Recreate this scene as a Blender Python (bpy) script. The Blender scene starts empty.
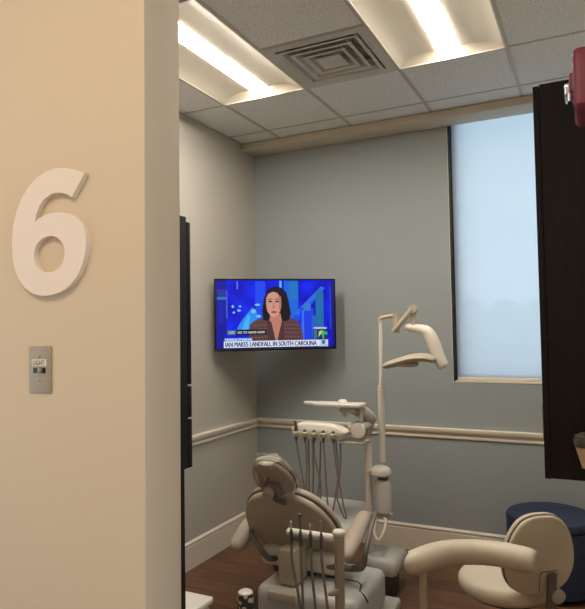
import bpy, bmesh, math, random
from mathutils import Vector, Matrix
random.seed(6)
C = bpy.context.scene
COL = C.collection
PI = math.pi
V = Vector

# ------------------------------------------------------------------ colour / materials
def lin(c):
    c /= 255.0
    return c / 12.92 if c <= 0.04045 else ((c + 0.055) / 1.055) ** 2.4

def rgb(r, g, b):
    return (lin(r), lin(g), lin(b), 1.0)

def mat(name, col, rough=0.5, metal=0.0, var=0.06, scale=6.0, bump=0.0, bscale=80.0, spec=0.5, coat=0.0, stretch=None):
    m = bpy.data.materials.new(name)
    m.use_nodes = True
    nt = m.node_tree
    b = nt.nodes['Principled BSDF']
    b.inputs['Roughness'].default_value = rough
    b.inputs['Metallic'].default_value = metal
    b.inputs['Specular IOR Level'].default_value = spec
    b.inputs['Coat Weight'].default_value = coat
    geo = nt.nodes.new('ShaderNodeNewGeometry')
    vec = geo.outputs['Position']
    if stretch:
        mp = nt.nodes.new('ShaderNodeMapping')
        mp.inputs['Scale'].default_value = stretch
        nt.links.new(vec, mp.inputs['Vector'])
        vec = mp.outputs['Vector']
    n = nt.nodes.new('ShaderNodeTexNoise')
    n.inputs['Scale'].default_value = scale
    n.inputs['Detail'].default_value = 4
    nt.links.new(vec, n.inputs['Vector'])
    r = nt.nodes.new('ShaderNodeValToRGB')
    r.color_ramp.elements[0].position = 0.3
    r.color_ramp.elements[1].position = 0.7
    r.color_ramp.elements[0].color = tuple(c * (1 - var) for c in col[:3]) + (1,)
    r.color_ramp.elements[1].color = tuple(min(1, c * (1 + var)) for c in col[:3]) + (1,)
    nt.links.new(n.outputs['Fac'], r.inputs['Fac'])
    nt.links.new(r.outputs['Color'], b.inputs['Base Color'])
    if bump > 0:
        n2 = nt.nodes.new('ShaderNodeTexNoise')
        n2.inputs['Scale'].default_value = bscale
        n2.inputs['Detail'].default_value = 3
        nt.links.new(vec, n2.inputs['Vector'])
        bp = nt.nodes.new('ShaderNodeBump')
        bp.inputs['Strength'].default_value = bump
        bp.inputs['Distance'].default_value = 0.002
        nt.links.new(n2.outputs['Fac'], bp.inputs['Height'])
        nt.links.new(bp.outputs['Normal'], b.inputs['Normal'])
    return m

M = {}
M['tan_wall'] = mat('tan_wall_paint', rgb(202, 177, 143), 0.75, var=0.015, scale=2, bump=0.12, bscale=220)
M['beige_wall'] = mat('beige_wall_paint', rgb(184, 177, 164), 0.75, var=0.015, scale=2, bump=0.12, bscale=220)
M['sage_wall'] = mat('sage_grey_wall_paint', rgb(153, 159, 158), 0.75, var=0.015, scale=2, bump=0.12, bscale=220)
M['trim'] = mat('cream_trim_paint', rgb(222, 211, 192), 0.4, var=0.02)
M['soffit'] = mat('soffit_paint', rgb(198, 188, 170), 0.7, var=0.02)
M['dark_frame'] = mat('dark_bronze_frame', rgb(30, 34, 42), 0.35, var=0.05)
M['espresso'] = mat('espresso_laminate', rgb(32, 26, 27), 0.65, spec=0.25, var=0.12, scale=5, stretch=(8, 8, 0.6))
M['espresso_dark'] = mat('espresso_shadow_gap', rgb(18, 14, 14), 0.6)
M['steel'] = mat('brushed_steel', rgb(152, 132, 104), 0.5, metal=0.3, var=0.06, scale=14, stretch=(1, 1, 14))
M['chrome'] = mat('chrome', rgb(225, 225, 225), 0.15, metal=1.0, var=0.02)
M['black'] = mat('black_plastic', rgb(18, 17, 18), 0.5, spec=0.3)
M['dark_grey'] = mat('dark_grey_plastic', rgb(80, 75, 70), 0.45)
M['grey'] = mat('grey_plastic', rgb(182, 176, 166), 0.45)
M['hose'] = mat('grey_hose_rubber', rgb(124, 117, 106), 0.5)
M['white'] = mat('warm_white_plastic', rgb(226, 219, 205), 0.35, var=0.02)
M['sign_white'] = mat('sign_white_paint', rgb(222, 198, 170), 0.55, var=0.02)
M['cream_shell'] = mat('cream_shell_plastic', rgb(184, 172, 150), 0.45, var=0.03)
M['vinyl'] = mat('taupe_vinyl', rgb(180, 166, 148), 0.5, var=0.03, bump=0.15, bscale=120)
M['vinyl_grey'] = mat('grey_vinyl', rgb(190, 187, 180), 0.45, var=0.03, bump=0.15, bscale=120)
M['vinyl_edge'] = mat('dark_taupe_vinyl', rgb(112, 102, 94), 0.5, var=0.04, bump=0.15, bscale=120)
M['vinyl_tan'] = mat('tan_vinyl', rgb(206, 193, 170), 0.45, var=0.03, bump=0.1, bscale=120)
M['blue'] = mat('navy_upholstery', rgb(44, 55, 80), 0.8, var=0.1, scale=60, bump=0.3, bscale=300)
M['red'] = mat('red_plastic', rgb(104, 16, 30), 0.5, var=0.04)
M['paper'] = mat('paper_cup', rgb(206, 178, 142), 0.7, var=0.03)
M['vent'] = mat('vent_enamel', rgb(196, 190, 182), 0.5, var=0.03)
M['pan'] = mat('light_reflector_enamel', rgb(236, 226, 204), 0.45, var=0.01)
M['tbar'] = mat('ceiling_grid_enamel', rgb(186, 178, 168), 0.5, var=0.02)
M['ink'] = mat('dark_ink', rgb(52, 42, 30), 0.6)
M['label'] = mat('label_strip', rgb(206, 192, 160), 0.5)
M['bottle'] = mat('cloudy_bottle_plastic', rgb(208, 204, 194), 0.35, var=0.02)
M['red_tip'] = mat('coral_tip_plastic', rgb(176, 128, 104), 0.45)
M['earth'] = mat('outside_ground', rgb(150, 154, 138), 0.9, var=0.2, scale=0.3)
M['tree'] = mat('treeline_leaves', rgb(126, 138, 124), 0.9, var=0.3, scale=0.8)


def tile_mat():
    m = mat('mineral_fibre_tile', rgb(196, 188, 176), 0.9, var=0.05, scale=3)
    nt = m.node_tree
    b = nt.nodes['Principled BSDF']
    geo = nt.nodes.new('ShaderNodeNewGeometry')
    n = nt.nodes.new('ShaderNodeTexNoise')
    n.inputs['Scale'].default_value = 95
    n.inputs['Detail'].default_value = 2
    nt.links.new(geo.outputs['Position'], n.inputs['Vector'])
    r = nt.nodes.new('ShaderNodeValToRGB')
    r.color_ramp.elements[0].position = 0.3
    r.color_ramp.elements[1].position = 0.52
    r.color_ramp.elements[0].color = (0.56, 0.55, 0.52, 1)
    r.color_ramp.elements[1].color = (0.78, 0.77, 0.74, 1)
    nt.links.new(n.outputs['Fac'], r.inputs['Fac'])
    nt.links.new(r.outputs['Color'], b.inputs['Base Color'])
    bp = nt.nodes.new('ShaderNodeBump')
    bp.inputs['Strength'].default_value = 0.5
    bp.inputs['Distance'].default_value = 0.002
    nt.links.new(n.outputs['Fac'], bp.inputs['Height'])
    nt.links.new(bp.outputs['Normal'], b.inputs['Normal'])
    return m


def floor_mat():
    m = bpy.data.materials.new('walnut_plank_floor')
    m.use_nodes = True
    nt = m.node_tree
    b = nt.nodes['Principled BSDF']
    b.inputs['Roughness'].default_value = 0.42
    geo = nt.nodes.new('ShaderNodeNewGeometry')
    br = nt.nodes.new('ShaderNodeTexBrick')
    br.inputs['Scale'].default_value = 1.0
    br.inputs['Brick Width'].default_value = 1.2
    br.inputs['Row Height'].default_value = 0.15
    br.inputs['Mortar Size'].default_value = 0.0018
    br.inputs['Color1'].default_value = rgb(116, 80, 54)
    br.inputs['Color2'].default_value = rgb(92, 63, 44)
    br.inputs['Mortar'].default_value = rgb(42, 28, 20)
    nt.links.new(geo.outputs['Position'], br.inputs['Vector'])
    mp = nt.nodes.new('ShaderNodeMapping')
    mp.inputs['Scale'].default_value = (1.3, 14, 1)
    nt.links.new(geo.outputs['Position'], mp.inputs['Vector'])
    n = nt.nodes.new('ShaderNodeTexNoise')
    n.inputs['Scale'].default_value = 2.2
    n.inputs['Detail'].default_value = 6
    n.inputs['Roughness'].default_value = 0.65
    nt.links.new(mp.outputs['Vector'], n.inputs['Vector'])
    r = nt.nodes.new('ShaderNodeValToRGB')
    r.color_ramp.elements[0].position = 0.3
    r.color_ramp.elements[1].position = 0.72
    r.color_ramp.elements[0].color = (0.5, 0.5, 0.5, 1)
    r.color_ramp.elements[1].color = (1.45, 1.4, 1.35, 1)
    nt.links.new(n.outputs['Fac'], r.inputs['Fac'])
    mx = nt.nodes.new('ShaderNodeMix')
    mx.data_type = 'RGBA'
    mx.blend_type = 'MULTIPLY'
    mx.inputs['Factor'].default_value = 1.0
    nt.links.new(br.outputs['Color'], mx.inputs['A'])
    nt.links.new(r.outputs['Color'], mx.inputs['B'])
    nt.links.new(mx.outputs['Result'], b.inputs['Base Color'])
    return m


def emit_mat(name, col, strength):
    m = bpy.data.materials.new(name)
    m.use_nodes = True
    nt = m.node_tree
    nt.nodes.remove(nt.nodes['Principled BSDF'])
    e = nt.nodes.new('ShaderNodeEmission')
    e.inputs['Color'].default_value = tuple(col) + (1,)
    e.inputs['Strength'].default_value = strength
    nt.links.new(e.outputs[0], nt.nodes['Material Output'].inputs['Surface'])
    return m


def screen_mat():
    m = bpy.data.materials.new('television_picture')
    m.use_nodes = True
    nt = m.node_tree
    b = nt.nodes['Principled BSDF']
    b.inputs['Base Color'].default_value = (0.01, 0.01, 0.012, 1)
    b.inputs['Roughness'].default_value = 0.35
    a = nt.nodes.new('ShaderNodeAttribute')
    a.attribute_name = 'picture'
    nt.links.new(a.outputs['Color'], b.inputs['Emission Color'])
    b.inputs['Specular IOR Level'].default_value = 0.15
    b.inputs['Emission Strength'].default_value = 1.0
    return m


def glass_mat(name, tint, gloss):
    m = bpy.data.materials.new(name)
    m.use_nodes = True
    nt = m.node_tree
    nt.nodes.remove(nt.nodes['Principled BSDF'])
    t = nt.nodes.new('ShaderNodeBsdfTransparent')
    t.inputs['Color'].default_value = tint
    g = nt.nodes.new('ShaderNodeBsdfGlossy')
    g.inputs['Roughness'].default_value = 0.05
    mx = nt.nodes.new('ShaderNodeMixShader')
    mx.inputs['Fac'].default_value = gloss
    nt.links.new(t.outputs[0], mx.inputs[1])
    nt.links.new(g.outputs[0], mx.inputs[2])
    nt.links.new(mx.outputs[0], nt.nodes['Material Output'].inputs['Surface'])
    return m


def shade_mat():
    m = bpy.data.materials.new('sheer_shade_fabric')
    m.use_nodes = True
    nt = m.node_tree
    nt.nodes.remove(nt.nodes['Principled BSDF'])
    t = nt.nodes.new('ShaderNodeBsdfTransparent')
    tl = nt.nodes.new('ShaderNodeBsdfTranslucent')
    tl.inputs['Color'].default_value = (0.87, 0.90, 0.92, 1)
    d = nt.nodes.new('ShaderNodeBsdfDiffuse')
    d.inputs['Color'].default_value = (0.8, 0.82, 0.84, 1)
    m1 = nt.nodes.new('ShaderNodeMixShader')
    m1.inputs['Fac'].default_value = 0.2
    nt.links.new(tl.outputs[0], m1.inputs[1])
    nt.links.new(d.outputs[0], m1.inputs[2])
    m2 = nt.nodes.new('ShaderNodeMixShader')
    m2.inputs['Fac'].default_value = 0.76
    nt.links.new(t.outputs[0], m2.inputs[1])
    nt.links.new(m1.outputs[0], m2.inputs[2])
    nt.links.new(m2.outputs[0], nt.nodes['Material Output'].inputs['Surface'])
    return m


M['tile'] = tile_mat()
M['floor'] = floor_mat()
M['lens'] = emit_mat('light_lens_glow', (1.0, 0.93, 0.83), 66)
M['corridor_lens'] = emit_mat('corridor_lens_glow', (1.0, 0.81, 0.59), 15)
M['screen'] = screen_mat()
M['glass'] = glass_mat('window_glass', (0.95, 0.98, 0.99, 1), 0.04)
M['film'] = glass_mat('clear_plastic_film', (0.92, 0.92, 0.91, 1), 0.30)
M['shade'] = shade_mat()

# ------------------------------------------------------------------ mesh builder
class MB:
    def __init__(self):
        self.bm = bmesh.new()

    def box(self, x0, x1, y0, y1, z0, z1, bev=0.0, seg=2, mtx=None):
        r = bmesh.ops.create_cube(self.bm, size=1.0)
        vs = r['verts']
        for v in vs:
            v.co = V(((x0 + x1) / 2 + v.co.x * (x1 - x0), (y0 + y1) / 2 + v.co.y * (y1 - y0), (z0 + z1) / 2 + v.co.z * (z1 - z0)))
            if mtx:
                v.co = mtx @ v.co
        if bev > 0:
            es = list({e for v in vs for e in v.link_edges})
            bmesh.ops.bevel(self.bm, geom=es, offset=bev, segments=seg, profile=0.5, affect='EDGES')
        return self

    def rings(self, rings, cap0=True, cap1=True):
        rows = [[self.bm.verts.new(p) for p in r] for r in rings]
        n = len(rows[0])
        for a, b in zip(rows, rows[1:]):
            for i in range(n):
                j = (i + 1) % n
                try:
                    self.bm.faces.new((a[i], a[j], b[j], b[i]))
                except ValueError:
                    pass
        if cap0:
            self.bm.faces.new(list(reversed(rows[0])))
        if cap1:
            self.bm.faces.new(rows[-1])
        return self

    def tube(self, pts, rad, seg=10, smooth=0, up=None, ratio=1.0, caps=True):
        pts = [V(p) for p in pts]
        rads = list(rad) if hasattr(rad, '__len__') else [rad] * len(pts)
        if smooth:
            pts, rads = catmull(pts, rads, smooth)
        prev = None
        rings = []
        for i, p in enumerate(pts):
            if i == 0:
                t = pts[1] - pts[0]
            elif i == len(pts) - 1:
                t = pts[-1] - pts[-2]
            else:
                t = (pts[i + 1] - p).normalized() + (p - pts[i - 1]).normalized()
            t.normalize()
            if up is not None:
                a = t.cross(V(up))
                if a.length < 1e-4:
                    a = t.cross(V((1, 0, 0.1)))
                a.normalize()
            elif prev is None:
                a = t.cross(V((0, 0, 1)) if abs(t.z) < 0.9 else V((1, 0, 0))).normalized()
            else:
                a = (prev - t * prev.dot(t)).normalized()
            prev = a
            b = a.cross(t).normalized()
            r = rads[i]
            rings.append([p + a * (r * math.cos(2 * PI * k / seg)) + b * (r * ratio * math.sin(2 * PI * k / seg)) for k in range(seg)])
        return self.rings(rings, caps, caps)

    def cyl(self, p0, p1, r0, r1=None, seg=20):
        return self.tube([p0, p1], [r0, r0 if r1 is None else r1], seg)

    def lathe(self, c, prof, seg=28, axis='z'):
        rings = []
        for r, h in prof:
            ring = []
            for k in range(seg):
                a = 2 * PI * k / seg
                if axis == 'z':
                    ring.append(V(c) + V((r * math.cos(a), r * math.sin(a), h)))
                elif axis == 'y':
                    ring.append(V(c) + V((r * math.cos(a), h, -r * math.sin(a))))
                else:
                    ring.append(V(c) + V((h, r * math.cos(a), r * math.sin(a))))
            rings.append(ring)
        return self.rings(rings)

    def pad(self, O, A, B, outline, th, r, dome=0.0, seg=4):
        """rounded slab: outline (a,b) in axes A,B; thickness runs along A x B from O"""
        O, A, B = V(O), V(A).normalized(), V(B).normalized()
        N = A.cross(B).normalized()
        pts = [V((p[0], p[1])) for p in outline]
        n = len(pts)
        area = sum(pts[i].x * pts[(i + 1) % n].y - pts[(i + 1) % n].x * pts[i].y for i in range(n))
        if area < 0:
            pts.reverse()
        nor = []
        for i in range(n):
            e = pts[(i + 1) % n] - pts[i - 1]
            nor.append(V((-e.y, e.x)).normalized())
        r = min(r, th / 2)
        cx = sum(p.x for p in pts) / n
        cy = sum(p.y for p in pts) / n
        cen = V((cx, cy))
        lay = []
        for k in range(seg + 1):
            a = PI / 2 * k / seg
            lay.append((r * (1 - math.sin(a)), r * (1 - math.cos(a))))
        lay += [(i, th - h) for i, h in reversed(lay)]
        if dome:
            def shrink(f, h):
                return [O + A * (cen.x + (p.x + q.x * r - cen.x) * f) + B * (cen.y + (p.y + q.y * r - cen.y) * f) + N * h for p, q in zip(pts, nor)]
            rings = [shrink(f, -dome * (1 - f * f)) for f in (0.25, 0.5, 0.75, 0.92)]
            rings += [[O + A * (p.x + q.x * i) + B * (p.y + q.y * i) + N * h for p, q in zip(pts, nor)] for i, h in lay]
            rings += [shrink(f, th + dome * (1 - f * f)) for f in (0.92, 0.75, 0.5, 0.25)]
        else:
            rings = [[O + A * (p.x + q.x * i) + B * (p.y + q.y * i) + N * h for p, q in zip(pts, nor)] for i, h in lay]
        return self.rings(rings)

    def prism(self, O, A, B, outline, depth, holes=()):
        """flat polygon with optional holes, extruded along A x B"""
        O, A, B = V(O), V(A), V(B)
        N = A.cross(B).normalized()
        loops = [outline] + list(holes)
        edges = []
        allv = []
        for lp in loops:
            vs = [self.bm.verts.new(O + A * p[0] + B * p[1]) for p in lp]
            allv.append(vs)
            for i in range(len(vs)):
                edges.append(self.bm.edges.new((vs[i], vs[(i + 1) % len(vs)])))
        res = bmesh.ops.triangle_fill(self.bm, edges=edges, use_beauty=True, normal=N)
        faces = [g for g in res['geom'] if isinstance(g, bmesh.types.BMFace)]
        ex = bmesh.ops.extrude_face_region(self.bm, geom=faces)
        for g in ex['geom']:
            if isinstance(g, bmesh.types.BMVert):
                g.co += N * depth
        return self

    def sweep(self, prof, p0, p1, A, B=(0, 0, 1)):
        """profile (a along A, b along B) swept from p0 to p1"""
        A, B = V(A), V(B)
        rings = [[V(p) + A * a + B * b for a, b in prof] for p in (p0, p1)]
        return self.rings(rings)


def catmull(pts, rads, k):
    P, R = [], []
    n = len(pts)
    for i in range(n - 1):
        p0, p1, p2, p3 = pts[max(i - 1, 0)], pts[i], pts[i + 1], pts[min(i + 2, n - 1)]
        r0, r1, r2, r3 = rads[max(i - 1, 0)], rads[i], rads[i + 1], rads[min(i + 2, n - 1)]
        for s in range(k):
            t = s / k
            f = lambda a, b, c, d: 0.5 * ((2 * b) + (c - a) * t + (2 * a - 5 * b + 4 * c - d) * t * t + (3 * b - a - 3 * c + d) * t ** 3)
            P.append(f(p0, p1, p2, p3))
            R.append(max(1e-4, f(r0, r1, r2, r3)))
    P.append(pts[-1])
    R.append(rads[-1])
    return P, R


def closed(pts, k=6):
    n = len(pts)
    out = []
    for i in range(n):
        p0, p1, p2, p3 = (V((*pts[(i + j) % n], 0)) for j in (-1, 0, 1, 2))
        for s in range(k):
            t = s / k
            q = 0.5 * ((2 * p1) + (p2 - p0) * t + (2 * p0 - 5 * p1 + 4 * p2 - p3) * t * t + (3 * p1 - p0 - 3 * p2 + p3) * t ** 3)
            out.append((q.x, q.y))
    return out


def mirror(half):
    """half outline on x>0 from bottom to top -> full symmetric outline"""
    return [(x, y) for x, y in half] + [(-x, y) for x, y in reversed(half) if abs(x) > 1e-6]


def rrect(w, h, r, k=4, cx=0, cy=0):
    out = []
    for sx, sy, a0 in ((1, 1, 0), (-1, 1, 90), (-1, -1, 180), (1, -1, 270)):
        for i in range(k + 1):
            a = math.radians(a0 + 90 * i / k)
            out.append((cx + sx * (w / 2 - r) + r * math.cos(a), cy + sy * (h / 2 - r) + r * math.sin(a)))
    return out

# ------------------------------------------------------------------ object helpers
BASE = {}

def thing(name, label, cat, loc, group=None):
    o = bpy.data.objects.new(name, None)
    o.empty_display_size = 0.05
    COL.objects.link(o)
    o.location = loc
    BASE[o] = V(loc)
    o['label'] = label
    o['category'] = cat
    if group:
        o['group'] = group
    return o


def obj(name, mb, m, parent=None, loc=None, sharp=38, label=None):
    """link the builder's mesh (world coordinates) as ONE object"""
    base = BASE[parent] if parent else V(loc or (0, 0, 0))
    bm = mb.bm
    bmesh.ops.recalc_face_normals(bm, faces=bm.faces)
    for v in bm.verts:
        v.co -= base
    me = bpy.data.meshes.new(name)
    bm.to_mesh(me)
    bm.free()
    for p in me.polygons:
        p.use_smooth = True
    me.set_sharp_from_angle(angle=math.radians(sharp))
    for k in (m if isinstance(m, (list, tuple)) else [m]):
        me.materials.append(k)
    o = bpy.data.objects.new(name, me)
    COL.objects.link(o)
    if parent:
        o.parent = parent
    else:
        o.location = base
    BASE[o] = base
    if label:
        o['label'] = label
    return o


def tag(o, label, cat, group=None):
    o['label'] = label
    o['category'] = cat
    if group:
        o['group'] = group
    return o


def struct(name, mb, m, sharp=38):
    o = obj(name, mb, m, sharp=sharp)
    o['kind'] = 'structure'
    return o


def text_mesh(body, size, width=None, bold=0.0):
    cu = bpy.data.curves.new('lettering', 'FONT')
    cu.body = body
    cu.size = size
    cu.align_x = 'LEFT'
    cu.offset = bold
    cu.space_character = 1.0 + 2 * bold
    cu.resolution_u = 3
    o = bpy.data.objects.new('lettering', cu)
    COL.objects.link(o)
    dg = bpy.context.evaluated_depsgraph_get()
    me = bpy.data.meshes.new_from_object(o.evaluated_get(dg))
    bpy.data.objects.remove(o)
    polys = [[tuple(me.vertices[i].co[:2]) for i in p.vertices] for p in me.polygons]
    xs = [p[0] for q in polys for p in q]
    ys = [p[1] for q in polys for p in q]
    x0, w, y0, h = min(xs), max(xs) - min(xs), min(ys), max(ys) - min(ys)
    bpy.data.meshes.remove(me)
    return [[((x - x0) / w, (y - y0) / h) for x, y in q] for q in polys]   # unit box

# ------------------------------------------------------------------ room measures (metres; camera stands at x=y=0)
XL, YB, XR = -2.56, 4.52, 0.25
ZC = 3.178
YF, YF2 = 1.02, 1.144            # corridor wall: corridor face, room face
XJ = -0.845                      # end of the wall with the number
XJR = 0.02                       # jamb on the other side of the opening
T = 0.6096
GX, GY = -0.985, 3.505           # ceiling grid origin

# ---- floor
b = MB()
b.box(XL - 0.15, 1.2, -1.6, YB + 0.15, -0.1, 0)
struct('floor', b, M['floor'])

# ---- walls
b = MB(); b.box(XL - 0.12, XL, YF2, YB + 0.16, 0, ZC)
struct('wall_left', b, M['beige_wall'])
WX0, WX1, WZ0, WZ1 = -0.919, 0.16, 1.25, 3.30
b = MB()
b.box(XL, WX0, YB, YB + 0.16, 0, ZC + 0.2)
b.box(WX1, XR + 0.12, YB, YB + 0.16, 0, ZC + 0.2)
b.box(WX0, WX1, YB, YB + 0.16, 0, WZ0)
b.box(WX0, WX1, YB, YB + 0.16, WZ1, ZC + 0.2)
struct('wall_back', b, M['sage_wall'])
b = MB(); b.box(XR, XR + 0.12, YF2, YB, 0, ZC)
struct('wall_right', b, M['beige_wall'])
b = MB(); b.box(XL - 0.12, XJ, YF, YF2, 0, ZC, bev=0.003)
for v in b.bm.verts:
    if v.co.x > XJ - 0.1:
        v.co.x += 0.0064 * (v.co.z - 1.72)
struct('wall_front', b, M['tan_wall'])
b = MB(); b.box(XJR, 1.2, YF, YF2, 0, ZC, bev=0.003)
struct('wall_jamb', b, M['tan_wall'])
b = MB()
b.box(-2.7, 1.2, -1.62, -1.5, 0, ZC)
struct('wall_rear', b, M['tan_wall'])

# ---- ceiling: grid of tiles with openings for the two lights and the vent, plus a plain corridor ceiling
b = MB()
bm = b.bm
cuts_x = [XL] + [GX + k * T for k in range(-2, 3) if XL < GX + k * T < XR] + [XR]
cuts_y = [YF2] + [GY + k * T for k in range(-4, 3) if YF2 < GY + k * T < YB] + [YB]
def is_open(cx, cy):
    if GX - 2 * T < cx < GX - T and GY - 2 * T < cy < GY: return True
    if GX < cx < GX + T and GY - 2 * T < cy < GY: return True
    if GX - T < cx < GX and GY - T < cy < GY: return True
    return False
for xa, xb in zip(cuts_x, cuts_x[1:]):
    for ya, yb in zip(cuts_y, cuts_y[1:]):
        if not is_open((xa + xb) / 2, (ya + yb) / 2):
            b.box(xa, xb, ya, yb, ZC + 0.002, ZC + 0.018)
n_tile = len(bm.faces)
for x in cuts_x[1:-1]:
    b.box(x - 0.011, x + 0.011, YF2, YB, ZC - 0.002, ZC + 0.03)
for y in cuts_y[1:-1]:
    segs = zip(cuts_x, cuts_x[1:])
    for xa, xb in segs:
        if GY - 2 * T < y < GY - 0.5 * T and (GX - 2 * T < (xa + xb) / 2 < GX - T or GX < (xa + xb) / 2 < GX + T):
            continue
        b.box(xa, xb, y - 0.009, y + 0.009, ZC - 0.0015, ZC + 0.028)
b.box(XL, XL + 0.018, YF2, YB, ZC - 0.002, ZC + 0.02)
b.box(XR - 0.018, XR, YF2, YB, ZC - 0.002, ZC + 0.02)
bm.faces.ensure_lookup_table()
for f in bm.faces[n_tile:]:
    f.material_index = 1
n_grid = len(bm.faces)
b.box(-2.7, 1.2, -1.62, YF, ZC, ZC + 0.05)
b.box(XL - 0.12, XR + 0.12, YF, YB + 0.16, ZC + 0.2, ZC + 0.25)      # deck over the plenum
struct('ceiling', b, [M['tile'], M['tbar']])

# ---- soffit over the window wall
b = MB(); b.box(XL, XR, 4.314, YB, 3.121, ZC - 0.001, bev=0.003)
struct('trim_1', b, M['soffit'])

# ---- chair rails and baseboards
rail = [(0, 0.834), (0.010, 0.834), (0.014, 0.838), (0.014, 0.848), (0.010, 0.854), (0.012, 0.862), (0.024, 0.872), (0.030, 0.880), (0.034, 0.893), (0.034, 0.905), (0.030, 0.910), (0, 0.910)]
base = [(0, 0), (0.016, 0), (0.016, 0.155), (0.013, 0.160), (0.013, 0.166), (0.018, 0.170), (0.018, 0.178), (0.008, 0.186), (0.005, 0.189), (0, 0.189)]
b = MB(); b.sweep(rail, (XL, YF2, 0), (XL, YB, 0), (1, 0, 0)); struct('trim_2', b, M['trim'], 25)
b = MB(); b.sweep(rail, (XL, YB, 0), (XR, YB, 0), (0, -1, 0)); struct('trim_3', b, M['trim'], 25)
b = MB(); b.sweep(base, (XL, YF2, 0), (XL, YB, 0), (1, 0, 0)); struct('baseboard_left', b, M['trim'], 25)
b = MB(); b.sweep(base, (XL, YB, 0), (XR, YB, 0), (0, -1, 0)); struct('baseboard_back', b, M['trim'], 25)
b = MB(); b.sweep(base, (XR, YF2, 0), (XR, YB, 0), (-1, 0, 0)); struct('baseboard_right', b, M['trim'], 25)

# ---- window: dark frame lining the opening, glass, sill; the shade is a thing
b = MB()
f0, f1 = YB + 0.004, YB + 0.13
b.box(WX0, WX0 + 0.012, f0, f1, WZ0, WZ1)
b.box(WX1 - 0.012, WX1, f0, f1, WZ0, WZ1)
b.box(WX0, WX1, f0, f1, WZ1 - 0.012, WZ1)
b.box(WX0 + 0.012, WX0 + 0.05, f1 - 0.05, f1, WZ0, WZ1)
b.box(WX1 - 0.05, WX1 - 0.012, f1 - 0.05, f1, WZ0, WZ1)
b.box(WX0 + 0.012, WX1 - 0.012, f1 - 0.05, f1, WZ0, WZ0 + 0.05)
win = struct('window_1', b, M['dark_frame'])
b = MB(); b.box(WX0 + 0.02, WX1 - 0.02, f1 - 0.03, f1 - 0.022, WZ0 + 0.02, WZ1 - 0.01)
obj('window_glass', b, M['glass'], win)
b = MB(); b.box(WX0 + 0.012, WX1 - 0.012, YB - 0.004, f1 - 0.05, WZ0 - 0.008, WZ0 + 0.004, bev=0.002)
obj('window_sill', b, M['trim'], win)
b = MB()
b.box(WX0 - 0.004, WX0, YB - 0.003, YB + 0.004, WZ0 - 0.012, WZ1)
obj('window_trim', b, M['trim'], win)

sh = thing('roller_shade', 'sheer white roller shade drawn down over the tall window', 'window shade', (-0.38, YB + 0.05, WZ0 + 0.02))
b = MB(); b.box(WX0 + 0.019, WX1 - 0.014, YB + 0.047, YB + 0.0485, WZ0 + 0.02, WZ1 - 0.06)
obj('fabric', b, M['shade'], sh)
b = MB(); b.box(WX0 + 0.018, WX1 - 0.014, YB + 0.038, YB + 0.056, WZ0 + 0.005, WZ0 + 0.027, bev=0.004)
obj('hem_bar', b, M['trim'], sh, label='cream bar along the lower edge')
b = MB(); b.cyl((WX0 + 0.014, YB + 0.05, WZ1 - 0.045), (WX1 - 0.014, YB + 0.05, WZ1 - 0.045), 0.03)
obj('roller', b, M['white'], sh)

# ---- outside: ground far below the window and a hazy line of trees
b = MB(); b.box(-160, 160, 8, 260, -5.2, -5)
struct('ground', b, M['earth'])
b = MB()
for i in range(76):
    x = -74 + i * 1.5 + random.uniform(-0.8, 0.8)
    h = 9.6 + random.uniform(-0.2, 0.3) + (0.9 if i == 28 else 0)
    y = 66 + random.uniform(-2, 4)
    r = bmesh.ops.create_icosphere(b.bm, subdivisions=2, radius=1.0)
    for v in r['verts']:
        k = 1 + 0.12 * math.sin(v.co.x * 9 + i) * math.cos(v.co.z * 7 + i * 2)
        v.co = V((x + v.co.x * 2.2 * k, y + v.co.y * 2.6 * k, -5 + h * 0.48 + v.co.z * h * 0.5 * k))
o = struct('treeline', b, M['tree'])
o['kind'] = 'stuff'

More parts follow.
